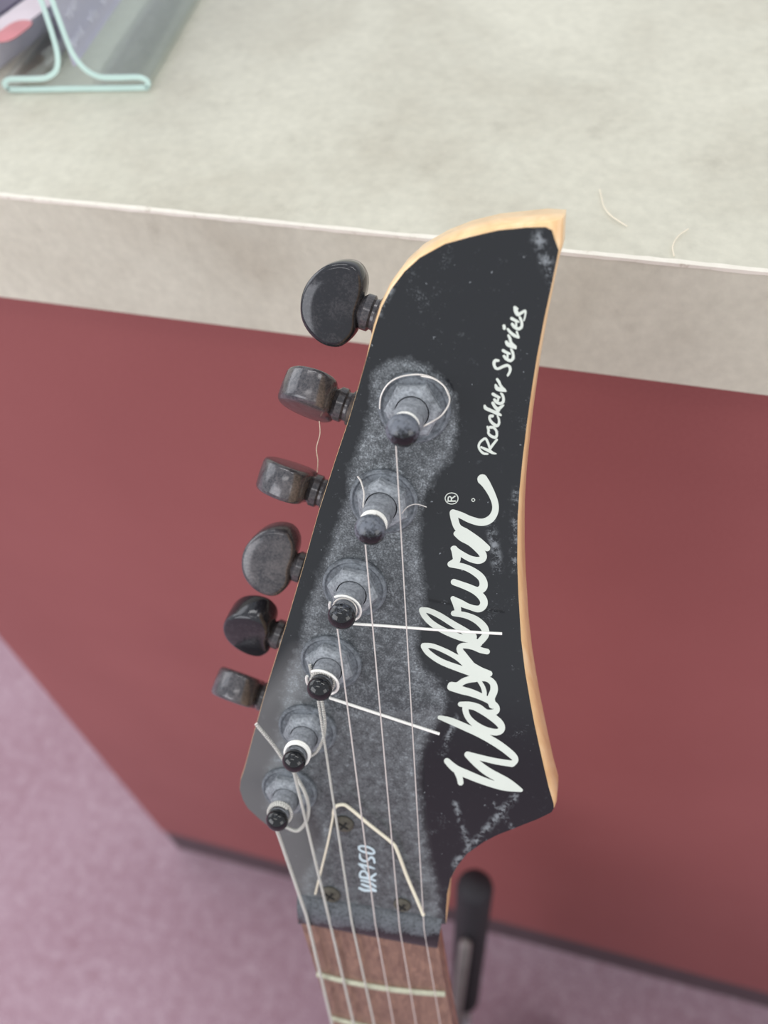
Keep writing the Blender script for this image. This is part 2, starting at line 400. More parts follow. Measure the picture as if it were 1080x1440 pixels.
# ------------------------------------------------------------------ guitar frame of reference
Ni = to_world(Vector((260, -570, FPX))).normalized()     # into the headstock face
N = -Ni
PC = .18632971631420175
def F(x, y, h=0.0):                                       # photo point on the plane h above the headstock face
    r = ray(x, y); return CAM+r*((PC-h)/r.dot(Ni))
W = to_world(Vector((.98047, .12432, -.15237))); W = (W-Ni*W.dot(Ni)).normalized()
L = Ni.cross(W).normalized()
if L.z > 0: L = -L
P = to_world(Vector((-727, 2230, FPX))); P = (P-Ni*P.dot(Ni)).normalized()
A = P.cross(Ni).normalized()
if A.dot(W) > 0: A = -A                                    # tuner shafts point this way
th = math.radians(-12.3)
L2 = (L*math.cos(th)+N*math.sin(th)).normalized(); N2 = W.cross(L2).normalized()
if N2.dot(N) < 0: N2 = -N2
M0 = (F(420, 1297)+F(614, 1333))/2
def B(x, y, h=0.0):                                       # photo point on the plane h above the fretboard
    r = ray(x, y); return CAM+r*(((M0-CAM).dot(N2)+h)/r.dot(N2))
Lc = (B(534, 1387.5)-M0); Lc = (Lc-N2*Lc.dot(N2)).normalized(); Wc = Lc.cross(N2).normalized()
if Wc.dot(W) < 0: Wc = -Wc
def K(u, v, h=0.0): return M0+Wc*u+Lc*v+N2*h             # neck coordinates
BODY_END = .80
foot = K(0, BODY_END, -.03); foot.z = 0
guitar = empty('electric_guitar', foot, 'black electric guitar with dusty headstock, script lettering and loose string ends, standing on the carpet', 'guitar')

# headstock slab (maple) ------------------------------------------------
OUT = [(792, 306), (789.5, 345), (783, 366), (777, 395), (766.5, 445), (756, 500), (748, 550), (741, 600), (735, 650), (731, 690), (728.5, 730), (728, 790), (729.5, 835),
       (733.5, 900), (739, 945), (745, 980), (751.5, 1015), (763.5, 1070), (772, 1106), (779, 1130), (779.5, 1137), (775.5, 1143), (756, 1152.5), (738, 1159.5), (722, 1166), (700, 1174.5), (681.5, 1184),
       (657, 1201), (643, 1219), (634, 1236), (629.5, 1258), (628, 1280), (627, 1300),
       (419, 1300), (418, 1252), (410, 1222), (400, 1196), (391, 1176), (385, 1168.5), (366, 1153.5), (348, 1137), (341, 1125), (336.5, 1110), (338, 1096), (344, 1078),
       (354, 1040), (375, 965), (400, 885), (425, 800), (447, 722), (470, 650), (490, 590), (503, 546), (515, 503), (526, 463), (536, 432), (549, 405), (568, 380),
       (590, 360), (625, 340), (660, 326.5), (700, 317), (740, 313), (770, 310)]
TH = .0128
front = [F(*p) for p in OUT]; nO = len(front)
cent = sum(front, Vector())/nO
def out_n(i):
    t = (front[(i+1) % nO]-front[i-1]); n_ = t.cross(N).normalized()
    return n_ if n_.dot(front[i]-cent) > -0.05 or True else -n_
sgn = 1 if sum(out_n(i).dot(front[i]-cent) for i in range(nO)) > 0 else -1
def bulge(i):
    x, y = OUT[i]
    if 31 <= i <= 35: return 0.0
    if i <= 20: return .0007+.0006*max(0, 1-abs(y-900)/500)
    if y > 1000: return .0001
    if x < 560 and y > 470: return .0001
    return .0012
rings = []
for dep, inset, bl in ((0, .00045, 0), (.0004, .0, 0), (.003, 0, .6), (TH-.0015, 0, 1.0), (TH, .0012, .9)):
    rings.append([front[i]+out_n(i)*sgn*(bulge(i)*bl-inset)+Ni*dep for i in range(nO)])
hs = G().loft(rings).obj('headstock', M['maple'], guitar, auto=50)

# black veneer with dust map -----------------------------------------
VEN = [(p if not (p[1] < 350 and p[0] > 780) else None) for p in OUT]
VEN = [p for p in VEN if p]
VEN = [(783, 341), (776, 331), (771, 323)][::-1] and [(786, 352), (781, 338), (776, 327), (769, 321.5)] and VEN
def inset_poly(pts, d):
    n = len(pts); c = []
    for i in range(n):
        a = Vector(pts[i-1]); b = Vector(pts[(i+1) % n]); t = (b-a).normalized(); nn = Vector((t.y, -t.x))
        c.append(tuple(Vector(pts[i])-nn*d))
    return c
ar = sum(VEN[i-1][0]*VEN[i][1]-VEN[i][0]*VEN[i-1][1] for i in range(len(VEN)))
VEN = inset_poly(VEN, .6 if ar > 0 else -.6)
# the top edge shows a wider maple margin and the tip has lost its lacquer
VEN2 = []
for (x, y) in VEN:
    if y < 345 and x > 600: y += 6.5*min(1, (x-600)/60)
    elif y < 420 and x > 540: y += 2.0
    VEN2.append((x, y))
VEN2 = [(785.5, 352)]+[p for p in VEN2 if not (p[0] > 768 and p[1] < 352)] + [(767, 319.5), (776, 324), (779, 334)]
bnd = []
for i in range(len(VEN2)):            # subdivide the boundary
    a, b = VEN2[i], VEN2[(i+1) % len(VEN2)]
    k = max(1, int(math.dist(a, b)/8))
    for s_ in range(k): bnd.append((a[0]+(b[0]-a[0])*s_/k, a[1]+(b[1]-a[1])*s_/k))
def inside(p, poly):
    x, y = p; r = False; j = len(poly)-1
    for i in range(len(poly)):
        xi, yi = poly[i]; xj, yj = poly[j]
        if (yi > y) != (yj > y) and x < (xj-xi)*(y-yi)/(yj-yi)+xi: r = not r
        j = i
    return r
def pdist(p, poly):
    best = 1e9
    for i in range(len(poly)):
        ax, ay = poly[i-1]; bx, by = poly[i]; dx, dy = bx-ax, by-ay
        t = max(0, min(1, ((p[0]-ax)*dx+(p[1]-ay)*dy)/(dx*dx+dy*dy+1e-9)))
        best = min(best, math.hypot(p[0]-ax-dx*t, p[1]-ay-dy*t))
    return best
def sdist(p, poly): d = pdist(p, poly); return -d if inside(p, poly) else d
DUST = [(522, 525), (545, 506), (572, 504), (600, 514), (625, 532), (640, 556), (643, 600), (638, 640), (615, 668), (600, 690), (592, 720), (591, 770), (596, 815), (600, 850), (600, 866),
        (590, 885), (586, 910), (592, 935), (612, 955), (628, 975), (626, 1000), (606, 1030), (592, 1055), (588, 1100), (596, 1160), (606, 1215), (616, 1250), (622, 1298), (420, 1298),
        (424, 1240), (452, 1175), (438, 1140), (400, 1150), (372, 1135), (372, 1090), (390, 1050), (392, 1010), (400, 960), (420, 905), (432, 850), (452, 800), (470, 750), (488, 700), (492, 660), (506, 620), (522, 575)]
HAZE_GLARE = [(415, 915), (440, 930), (430, 985), (415, 1010), (400, 1060), (402, 1090), (440, 1160), (452, 1195), (440, 1262), (400, 1260), (300, 1180), (300, 1050)]
STREAKS = [((725, 1120), (640, 1215), 7), ((693, 1128), (722, 1166), 4), ((640, 1130), (660, 1195), 5), ((690, 735), (700, 800), 10), ((726, 690), (722, 800), 7), ((757, 335), (782, 400), 14), ((640, 1010), (622, 1060), 6), ((560, 385), (535, 440), 5), ((615, 960), (604, 1000), 8)]
pts2 = list(bnd); nb = len(bnd)
step = 4.2
y = 300.0; row = 0
while y < 1305:
    x = 330.0+(row % 2)*step/2
    while x < 800:
        if inside((x, y), bnd) and pdist((x, y), bnd) > 2.2: pts2.append((x, y))
        x += step
    y += step; row += 1
res = delaunay_2d_cdt([Vector(p) for p in pts2], [], [list(range(nb))], 1, 1e-6)
vv, ff = res[0], res[2]
dust, haze_glare, wear = [], [], []
for p in vv:
    d = sdist((p.x, p.y), DUST)
    a = 1-max(0, min(1, (d+8)/16.0))
    edge = math.exp(-((d+9)/11)**2)
    fade = .50+.20*edge
    if p.y > 950: fade *= 1-.25*min(1, (p.y-950)/200)
    dust.append(a*fade)
    df = sdist((p.x, p.y), HAZE_GLARE); haze_glare.append(.92*max(0, min(1, .5-df/34.0))+.25*a*(p.y > 1000))
    wv = 0
    for (s0, s1, r_) in STREAKS:
        wv = max(wv, (1-min(1, pdist((p.x, p.y), [s0, s1])/r_)))
    wear.append(wv*.75)
vp = [F(p.x, p.y, .00035) for p in vv]; nv = len(vp)
ff2 = [tuple(f) for f in ff]
skirt = [F(bx_, by_, 0)+Ni*.0001 for bx_, by_ in bnd]
mp_ = {}
for i, p in enumerate(vv): mp_[(round(p.x, 2), round(p.y, 2))] = i
sk = []
for i in range(nb):
    a = mp_.get((round(bnd[i][0], 2), round(bnd[i][1], 2))); b = mp_.get((round(bnd[(i+1) % nb][0], 2), round(bnd[(i+1) % nb][1], 2)))
    if a is not None and b is not None: sk.append((a, b, nv+(i+1) % nb, nv+i))
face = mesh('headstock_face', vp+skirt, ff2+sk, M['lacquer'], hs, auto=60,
            attrs={'dust': dust+[0.0]*nb, 'haze_glare': haze_glare+[0.0]*nb, 'wear': wear+[0.6]*nb})
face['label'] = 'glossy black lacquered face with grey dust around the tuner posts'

# lettering ------------------------------------------------------------
HL = [.00042]
def ribbon(g, pts, off, sc, wscale=.96, closed=False):
    """pts: (x, y, width) in a crop of the photo; collected as the outline of one printed stroke"""
    P3 = smooth_path(pts, 6, closed)
    P3 = [(off[0]+p[0]/sc, off[1]+p[1]/sc, p[2]/sc*wscale) for p in P3]
    if closed: P3.append(P3[0])
    n = len(P3); nn = []
    for i in range(n):
        a = P3[(i-1) if i else (n-2 if closed else 0)]; b = P3[(i+1) if i < n-1 else (1 if closed else n-1)]
        dx, dy = b[0]-a[0], b[1]-a[1]; l = math.hypot(dx, dy) or 1
        nn.append((-dy/l*P3[i][2]/2, dx/l*P3[i][2]/2))
    for i in range(n):
        x, y, w_ = P3[i]
        STROKE.append([(x+math.cos(k*math.pi/6)*w_/2, y+math.sin(k*math.pi/6)*w_/2) for k in range(12)])
        if i < n-1:
            x2, y2, _ = P3[i+1]; a, b = nn[i], nn[i+1]
            STROKE.append([(x-a[0], y-a[1]), (x2-b[0], y2-b[1]), (x2+b[0], y2+b[1]), (x+a[0], y+a[1])])
STROKE = []
def lettering(name, mat, label=None):
    """union of all collected strokes, laid on the face as one thin print"""
    vs, fs = [], []
    for poly in STROKE:
        ar = sum(poly[i-1][0]*poly[i][1]-poly[i][0]*poly[i-1][1] for i in range(len(poly)))
        if abs(ar) < 1e-4: continue
        if ar < 0: poly = poly[::-1]
        k = len(vs); vs += [Vector(p) for p in poly]; fs.append(list(range(k, k+len(poly))))
    r = delaunay_2d_cdt(vs, [], fs, 0, 1e-4)
    boxes = [(min(p[0] for p in q_), max(p[0] for p in q_), min(p[1] for p in q_), max(p[1] for p in q_), q_) for q_ in STROKE]
    STROKE.clear()
    def covered(f):
        x = sum(r[0][i].x for i in f)/len(f); y = sum(r[0][i].y for i in f)/len(f)
        return any(a <= x <= b and c <= y <= d and inside((x, y), q_) for a, b, c, d, q_ in boxes)
    tris = [tuple(f) for f in r[2] if covered(f)]
    used = sorted({i for f in tris for i in f}); ix = {j: k for k, j in enumerate(used)}
    o = mesh(name, [F(r[0][j].x, r[0][j].y, .00046) for j in used], [tuple(ix[i] for i in f) for f in tris], mat, hs, smooth=False)
    if label: o['label'] = label
    return o
g = G(); C4 = ((600, 960), 4.909); CB = ((580, 860), 5.333); CA = ((600, 660), 6.0)
def st(c, *p, **kw): ribbon(g, p, c[0], c[1], **kw)
st(C4, (140, 541, 44), (200, 595, 56), (290, 637, 58), (420, 688, 52), (540, 722, 50), (652, 742, 26))
st(C4, (205, 600, 50), (226, 650, 44), (234, 690, 42))
st(C4, (652, 742, 26), (560, 690, 60), (430, 620, 62), (350, 560, 56), (282, 497, 46))
st(C4, (282, 497, 46), (380, 520, 42), (480, 543, 44), (590, 560, 46))
st(C4, (590, 560, 46), (614, 535, 40), (590, 500, 52), (500, 430, 56), (380, 360, 54), (250, 300, 52), (160, 262, 48), (90, 240, 30))
# a
st(CB, (400, 715, 50), (410, 780, 46), (460, 838, 50), (540, 885, 52), (625, 905, 52), (668, 885, 50), (655, 840, 60), (590, 785, 60), (510, 740, 48), (450, 712, 50), closed=True)
st(CB, (360, 695, 40), (430, 700, 50), (500, 715, 40), (560, 752, 36), (622, 750, 50), (625, 712, 50), (560, 660, 50), (450, 612, 58), (370, 590, 62), (290, 565, 62))
# s
st(CB, (292, 555, 58), (340, 552, 50), (390, 520, 50), (460, 504, 54), (550, 502, 46), (602, 535, 52), (612, 590, 60), (590, 650, 60), (600, 700, 60))
st(CB, (500, 520, 30), (528, 565, 34), (540, 610, 36), (535, 650, 34))
# h
st(CB, (84, 262, 44), (120, 310, 46), (210, 372, 48), (330, 420, 52), (450, 462, 60), (470, 500, 60))
st(CB, (84, 256, 44), (150, 258, 38), (250, 298, 40), (345, 350, 46), (420, 400, 80))
st(CB, (420, 400, 90), (380, 330, 62), (352, 278, 46), (380, 256, 44), (450, 262, 50), (510, 288, 46), (560, 300, 44))
st(CB, (390, 350, 70), (430, 405, 76), (500, 445, 70), (577, 466, 48))
# b
st(CB, (70, -8, 44), (92, 34, 46), (150, 92, 48), (240, 145, 50), (350, 190, 52), (450, 218, 50), (500, 240, 50))
st(CB, (70, -12, 44), (120, -8, 42), (200, 28, 46), (290, 84, 48), (380, 140, 56), (450, 190, 70))
st(CA, (228, 1215, 50), (330, 1232, 54), (420, 1272, 62), (485, 1335, 66), (497, 1395, 62), (455, 1450, 62))
st(CA, (222, 1090, 44), (250, 1140, 60), (262, 1180, 60), (262, 1215, 56))
# u
st(CA, (230, 951, 56), (320, 985, 56), (410, 1030, 58), (470, 1085, 66), (482, 1140, 66), (440, 1178, 60), (360, 1160, 50), (290, 1130, 60), (235, 1100, 50))
st(CA, (235, 951, 52), (340, 990, 60), (430, 1022, 64), (478, 990, 74), (468, 925, 66), (410, 870, 62), (320, 825, 56), (202, 800, 56))
# r
st(CA, (202, 800, 54), (250, 770, 66), (250, 720, 72), (234, 672, 60))
st(CA, (228, 670, 54), (290, 712, 52), (370, 755, 56), (440, 768, 62), (477, 745, 62), (462, 700, 66), (380, 620, 70), (300, 575, 70), (250, 543, 50))
# n
st(CA, (510, 665, 56), (430, 610, 82), (330, 545, 90), (262, 490, 66), (235, 420, 66), (222, 368, 60))
st(CA, (222, 364, 56), (290, 388, 58), (370, 425, 62), (460, 447, 64), (530, 425, 66), (572, 370, 60), (580, 300, 58), (552, 215, 62), (505, 130, 76), (470, 84, 90))
# extra dot ring below the registered mark sits separately
lettering('logo_lettering', M['letter'], 'large cream script lettering down the headstock')
def str_(c, *p, **kw): ribbon(None, p, c[0], c[1], wscale=.90, **kw)
g = G(); CR = ((665, 530), 12.0); CS = ((685, 425), 12.0)
str_(CR, (250, 1300, 34), (180, 1290, 48), (125, 1240, 42), (98, 1170, 44), (125, 1100, 44), (205, 1040, 46), (245, 1090, 46), (275, 1170, 44), (290, 1215, 50))
str_(CR, (140, 1185, 40), (200, 1215, 50), (280, 1250, 62), (340, 1285, 46), (390, 1296, 26))
str_(CR, (290, 1215, 46), (340, 1140, 50), (405, 1060, 42))
str_(CR, (245, 840, 36), (265, 900, 50), (262, 950, 46), (310, 1000, 54), (380, 1020, 56), (405, 970, 48), (390, 900, 46), (345, 855, 50), (290, 850, 56))
str_(CR, (330, 660, 60), (290, 665, 56), (285, 715, 48), (330, 780, 56), (400, 825, 62), (438, 790, 50), (440, 720, 44), (415, 660, 30))
str_(CR, (200, 490, 50), (220, 530, 66), (320, 575, 62), (420, 620, 66), (470, 645, 40))
str_(CR, (335, 440, 56), (370, 500, 62), (430, 560, 70)); str_(CR, (410, 560, 50), (460, 520, 60), (515, 480, 34))
str_(CR, (340, 290, 60), (400, 325, 56), (450, 345, 40)); str_(CR, (365, 385, 54), (400, 425, 60), (460, 450, 56), (510, 420, 56), (515, 350, 50), (495, 300, 50), (470, 275, 28)); str_(CR, (430, 340, 36), (425, 395, 40))
str_(CR, (385, 140, 46), (410, 195, 76), (480, 215, 76), (555, 240, 34)); str_(CR, (410, 40, 50), (440, 85, 56), (470, 150, 46), (540, 220, 44))
str_(CS, (190, 985, 48), (140, 985, 60), (115, 1030, 58), (140, 1105, 54), (190, 1120, 50), (270, 1085, 56), (340, 1065, 54), (385, 1100, 54), (385, 1165, 50), (350, 1235, 42))
str_(CS, (270, 815, 56), (330, 850, 56), (385, 870, 40)); str_(CS, (285, 910, 52), (325, 955, 60), (390, 985, 56), (435, 950, 56), (440, 880, 50), (420, 820, 50), (400, 790, 30)); str_(CS, (345, 870, 36), (345, 930, 40))
str_(CS, (325, 670, 56), (350, 710, 76), (420, 740, 80), (480, 775, 44)); str_(CS, (360, 560, 46), (385, 610, 56), (405, 680, 50), (480, 750, 46))
str_(CS, (350, 455, 46), (400, 515, 56), (460, 560, 60), (530, 595, 44)); str_(CS, (285, 400, 60), (290, 440, 60)); str_(CS, (500, 500, 40), (535, 590, 30))
str_(CS, (415, 275, 60), (470, 305, 56), (530, 330, 36)); str_(CS, (425, 370, 56), (465, 420, 60), (530, 450, 60), (580, 415, 56), (585, 340, 50), (560, 270, 50), (545, 245, 30)); str_(CS, (490, 330, 36), (490, 400, 40))
str_(CS, (465, 85, 50), (485, 150, 76), (520, 205, 70), (570, 185, 56), (640, 145, 46), (645, 200, 34), (635, 260, 30), (620, 310, 24)); str_(CS, (470, 85, 50), (515, 112, 36))
lettering('series_lettering', M['letter'], 'smaller cream script lettering near the tip')
g = G()
st(CA, (156, 245, 8), (172, 212, 8), (210, 199, 8), (250, 212, 8), (265, 246, 8), (250, 280, 8), (210, 293, 8), (172, 279, 8), closed=True)
st(CA, (178, 268, 12), (242, 268, 12)); st(CA, (182, 266, 11), (182, 240, 11), (196, 230, 11), (208, 242, 11), (208, 266, 11)); st(CA, (208, 248, 11), (240, 226, 11))
st(CA, (393, 245, 7), (406, 258, 7), (393, 272, 7), (380, 258, 7), closed=True)
lettering('registered_mark', M['letter'])
def stw(c, *p, **kw): ribbon(None, p, c[0], c[1], wscale=1.06, **kw)
g = G(); CW = ((495, 1180), 18.0)
stw(CW, (190, 1240, 60), (300, 1290, 70), (420, 1300, 66), (520, 1295, 60), (600, 1310, 56)); stw(CW, (560, 1280, 50), (600, 1315, 30))
stw(CW, (250, 1140, 50), (350, 1180, 64), (450, 1215, 60)); stw(CW, (450, 1220, 50), (600, 1300, 50))
stw(CW, (230, 1045, 44), (350, 1070, 50), (470, 1110, 56), (595, 1200, 50))
stw(CW, (210, 960, 56), (330, 980, 60), (450, 1010, 60), (590, 1050, 44))
stw(CW, (210, 950, 60), (200, 880, 52), (250, 815, 52), (330, 820, 50), (390, 890, 50), (420, 990, 50)); stw(CW, (430, 1000, 50), (520, 940, 56), (600, 880, 50))
stw(CW, (180, 630, 50), (300, 660, 50), (430, 700, 56), (575, 750, 26)); stw(CW, (190, 640, 44), (270, 710, 50), (345, 765, 28))
stw(CW, (200, 380, 44), (205, 470, 56), (270, 540, 56), (370, 560, 50), (430, 500, 50), (490, 460, 56), (550, 510, 56), (570, 600, 44))
stw(CW, (180, 200, 60), (260, 175, 44), (400, 200, 50), (520, 265, 52), (565, 340, 50), (510, 370, 50), (400, 350, 56), (260, 310, 50), (190, 260, 50), closed=True)
lettering('model_lettering', M['letter_small'], 'small pale blue model characters above the nut')

# tuning machines ------------------------------------------------------
BASES = [(583, 573), (540, 704), (499, 825), (466, 930), (433, 1024), (407.5, 1110)]
OLDH = [.0128, .0120, .0112, .0098, .0098, .0092]
TIPH = [.0165, .0170, .0151, .0131, .0146, .0133]
ROT = [-2, 56, 70, -9, 20, 50]        # rotation of each button about its shaft, degrees
HEXR = [10, 38, 22, 30, 5, 18]
SHH = -.0205
def kidney():
    pts = [(-.0005, -.0046), (.0005, -.0078), (.0030, -.0098), (.0065, -.0094), (.0100, -.0070), (.0124, -.0030), (.0130, .0012), (.0118, .0055), (.0090, .0084), (.0052, .0098), (.0016, .0092), (-.0004, .0068), (-.0012, .0040), (-.0004, 0)]
    return smooth_path(pts, 4, True)
KID = kidney()
TUN = []
for i, (bx_, by_) in enumerate(BASES):
    b0 = F(bx_, by_, .0003)
    tm = G()
    c = b0+Ni*(TH+.0063)-P*.0055
    tm.box(c, A*.0068, P*.0112, N*.0056)
    th_ = mesh('tuning_machine', tm.v, tm.f, M['housing'], guitar, smooth=False)
    bv = th_.modifiers.new('bevel', 'BEVEL'); bv.width = .0018; bv.segments = 3
    th_['label'] = 'tuning machine, %s from the nut' % ('sixth', 'fifth', 'fourth', 'third', 'second', 'nearest')[i] if i < 5 else 'tuning machine nearest the nut'
    # washer
    g = G().lathe(b0, N, [(.0084, -.0002), (.0084, .0008), (.0081, .0012), (.0077, .0013), (.0072, .0010), (.0058, .0012), (.0052, .0013)], 56); g.obj('washer', M['washer'], th_)
    # hex nut with chamfered top
    a0 = math.radians(HEXR[i]); e1 = (P*math.cos(a0)+A*math.sin(a0)); e2 = N.cross(e1)
    def hexring(r, h, k=36, blend=0.0):
        o_ = []
        for q_ in range(k):
            a = 2*math.pi*q_/k; m_ = (a % (math.pi/3))-math.pi/6
            rr = r*math.cos(math.pi/6)/math.cos(m_); rr = rr*(1-blend)+r*math.cos(math.pi/6)*blend
            o_.append(b0+N*h+(e1*math.cos(a)+e2*math.sin(a))*rr)
        return o_
    g = G().loft([hexring(.0067, .0008), hexring(.0067, .0027), hexring(.0062, .0036, blend=.15), hexring(.0056, .0040, blend=1), hexring(.0046, .0041, blend=1), hexring(.0044, .0018, blend=1)]); g.obj('hex_nut', M['hex'], th_, auto=22)
    # post
    H = TIPH[i]
    g = G().lathe(b0, N, [(.0037, .0010), (.0037, H-.0068), (.0035, H-.0060), (.0028, H-.0053), (.0025, H-.0042), (.0026, H-.0032), (.0028, H-.0024)], 36)
    pst = g.obj('string_post', M['post'], th_)
    big = (1.1, 1.08, 1.02, .98, .95, .95)[i]
    prof = [(.0027, H-.0030)]+[(.0034*big*math.cos(math.radians(a)), H-.0008+.0027*big*math.sin(math.radians(a))) for a in (-42, -25, -8, 8, 25, 42, 58, 72, 84)]+[(.00005, H-.0008+.0027*big)]
    g = G().lathe(b0, N, prof, 36); bc = b0+N*(H-.0008); dark_refl = (N*.75+L*.55+W*.25).normalized()
    dv = [max(0, min(1, (.93-(v-bc).normalized().dot(dark_refl))*(1.9 if i < 2 else .55)))*((1, .95, .7, .3, .2, .2)[i]) for v in g.v]  # dust left off towards one direction paints a dark reflection on the tip
    g.obj('post_tip', M['ball'], th_, attrs={'dust': dv})
    # shaft collar and button
    s0 = b0+N*SHH-P*.0118
    # distance along the shaft to leave the wood: found from the outline
    tt = (F(0, 0)-F(0, 0))
    TUN.append((b0, s0, th_))
BT = [(468, 425), (432, 558), (401, 674), (381, 780), (353, 875), (337, 957)]
COLR = [(513, 441), (476, 575), (437, 687), (409, 792), (381, 887), (368, 967)]
for i, (b0, s0, th_) in enumerate(TUN):
    def along(px):
        r = ray(*px); n_ = r.cross(N.cross(A) if False else A).normalized()
        # point on the shaft line closest to the pixel ray
        w0 = s0-CAM; a = A.dot(A); b = A.dot(r); c = r.dot(r); d = A.dot(w0); e_ = r.dot(w0)
        return (b*e_-c*d)/(a*c-b*b)
    tc = along(COLR[i]); tb = along(BT[i])
    print('tuner', i, round(tc*1000, 1), round(tb*1000, 1), 'off', round(((s0+A*tb)-CAM).cross(ray(*BT[i]).normalized()).length*1000, 1))
    shaft = tb-.0062
    g = G().lathe(s0, A, [(.0030, 0.004), (.0030, shaft-.0066), (.0045, shaft-.0064), (.0047, shaft-.0055), (.0039, shaft-.0049), (.0038, shaft-.0042), (.0045, shaft-.0037), (.0045, shaft-.0020), (.0037, shaft-.0012), (.0032, shaft-.0002), (.0030, shaft+.003)], 32)
    g.obj('shaft_collar', M['button'], th_)
    g = G().lathe(s0, A, [(.0050, shaft-.0100), (.0053, shaft-.0097), (.0053, shaft-.0070), (.0048, shaft-.0066)], 32); g.obj('spacer', M['bushing'], th_)
    ph = math.radians(ROT[i]); fn = (N*math.cos(ph)+P*math.sin(ph)); bt = fn.cross(A).normalized()
    if bt.dot(P) < 0 and abs(math.cos(ph)) > .3: bt = -bt
    o_ = s0+A*shaft; c2 = Vector((.0060, 0))
    rings = []
    TB = .0045
    for (z, ins) in ((-TB-.0002, .95), (-TB-.0001, .5), (-TB, .16), (-TB*.97, .11), (-TB*.88, .05), (-TB*.72, .015), (0, 0), (TB*.72, .015), (TB*.88, .05), (TB*.97, .11), (TB, .16), (TB+.0001, .5), (TB+.0002, .95)):
        ring = []
        for (a, b) in KID:
            d = Vector((a, b))-c2
            d = d*(1-ins)*1.07
            ring.append(o_+A*(c2.x+d.x)+bt*(c2.y+d.y)+fn*z)
        rings.append(ring)
    g = G().loft(rings); g.obj('tuning_button', M['button_clean' if i in (0, 4) else 'button'], th_, auto=0)

# strings ----------------------------------------------------------------
# (nut point px, px at the frame's bottom, post index, end under the tip, radius, material)
NUT = [(429.5, 1284), (455.5, 1262), (493, 1291), (526, 1297), (561, 1300), (596, 1300)]
NUT = [(431, 1288), (459.5, 1278), (494.5, 1296), (528, 1300), (562, 1305), (596.5, 1308)]
BOT = [(467, 1440), (497.5, 1440), (526, 1440), (553.5, 1440), (585, 1440), (619, 1440)]
PEND = [(388, 1163), (412, 1080), (447, 983), (474, 880), (513, 757), (556.5, 622)]
RAD = [.00052, .00044, .00036, .00022, .00019, .00016]
strs = []
HN = .0031
for i in range(6):
    pi = 5-i; b0 = TUN[pi][0]; H = TIPH[pi]
    top = F(*PEND[i], H-.0036)
    # string height over the nut
    nutp = F(*NUT[i], HN+RAD[i]); bot = B(*BOT[i], .0021)
    d = (bot-nutp)
    far = nutp+d*(.63/d.dot(Lc))
    n1 = nutp+(top-nutp).normalized()*.0012
    pts = [top]+[top.lerp(n1, k/16) for k in range(1, 16)]+[n1, nutp, nutp+d.normalized()*.001]+[nutp.lerp(far, k/40) for k in range(1, 41)]
    mat = M['wound'] if i < 3 else M['plain']
    sg = G().tube(pts, RAD[i], 10).obj('string', mat, guitar)
    sg['label'] = ('thickest wound string', 'second thickest wound string', 'third wound string', 'fourth string, plain', 'fifth string, thin and plain', 'thinnest plain string')[i]
    strs.append(sg)
def winding(i, h0, h1, turns, r, rad, mat, tilt=0.0, ph0=0.0):
    b0 = TUN[5-i][0]; pts = []; n_ = int(turns*24); dh = TIPH[5-i]-OLDH[5-i]; h0 += dh; h1 += dh
    for k in range(n_+1):
        a = ph0+2*math.pi*k/24; t = k/n_
        pts.append(b0+N*(h0+(h1-h0)*t+tilt*math.cos(a))+(P*math.cos(a)+A*math.sin(a))*r)
    return G().tube(pts, rad, 8).obj('string_winding', mat, strs[i])
winding(0, .0050, .0062, 1.6, .0033, .00052, M['wound'], .0005)
winding(1, .0052, .0066, 1.9, .0034, .00044, M['bright'], .0005)
winding(2, .0055, .0066, 1.6, .0031, .00036, M['wound'], .0002)
winding(2, .0062, .0064, .95, .0043, .00040, M['bright'], -.0010, 2.2)
winding(3, .0068, .0076, 1.3, .0030, .00022, M['plain'])
winding(3, .0068, .0070, .95, .0040, .00032, M['bright'], -.0008, 2.2)
winding(4, .0074, .0092, 4.5, .0031, .00024, M['bright'])
winding(5, .0086, .0100, 3.5, .0030, .00018, M['bright'])
def tail(i, pts, rad, mat, k=8):
    P_ = [F(*p) for p in pts]
    return G().tube([Vector(p) for p in smooth_path([tuple(v) for v in P_], k)], rad, 9).obj('string_tail', mat, strs[i])
# thick wound tail looping from the nearest post up past its neighbour
tail(0, [(402, 1163, .0070), (418, 1168, .0072), (430, 1156, .0072), (434, 1136, .0070), (429, 1115, .0065), (419, 1096, .0060), (411, 1083, .0058), (398, 1067, .0060), (384, 1047, .0062), (360, 1018, .0066)], .00054, M['wound'], 12)
tail(1, [(437, 1063, .0078), (446, 1056, .0078), (454, 1040, .0078), (457, 1020, .0076), (455, 1000, .0070), (450, 975, .0055), (441, 955, .0050), (435.5, 935, .0048)], .00046, M['wound'], 12)
tail(2, [(463, 981, .0080), (490, 990, .0076), (545, 1008, .0068), (618, 1032, .0058)], .00042, M['bright'], 6)
tail(3, [(495, 877, .0090), (540, 880, .0084), (600, 884.5, .0072), (660, 888.5, .0062), (706, 891, .0055)], .00036, M['bright'], 6)
tail(4, [(514, 722, .0082), (511, 712, .0070), (512, 695, .0050), (508, 678, .0030), (503, 670, .0020)], .00022, M['plain'])
tail(4, [(565, 722, .0050), (573, 713, .0050), (585, 709, .0050), (600, 713, .0048)], .00012, M['plain'])
tail(5, [(592, 601, .0100), (606, 594, .0088), (622, 583, .0065), (632, 565, .0040), (628, 548, .0030), (615, 535, .0026), (598, 528, .0023), (580, 527, .0022), (560, 531, .0021), (545, 541, .0020), (536, 557, .0019), (534, 575, .0018)], .00019, M['plain'])
tail(5, [(592, 529, .0023), (610, 533, .0028), (624, 543, .0034), (631, 557, .0042)], .00014, M['plain'])
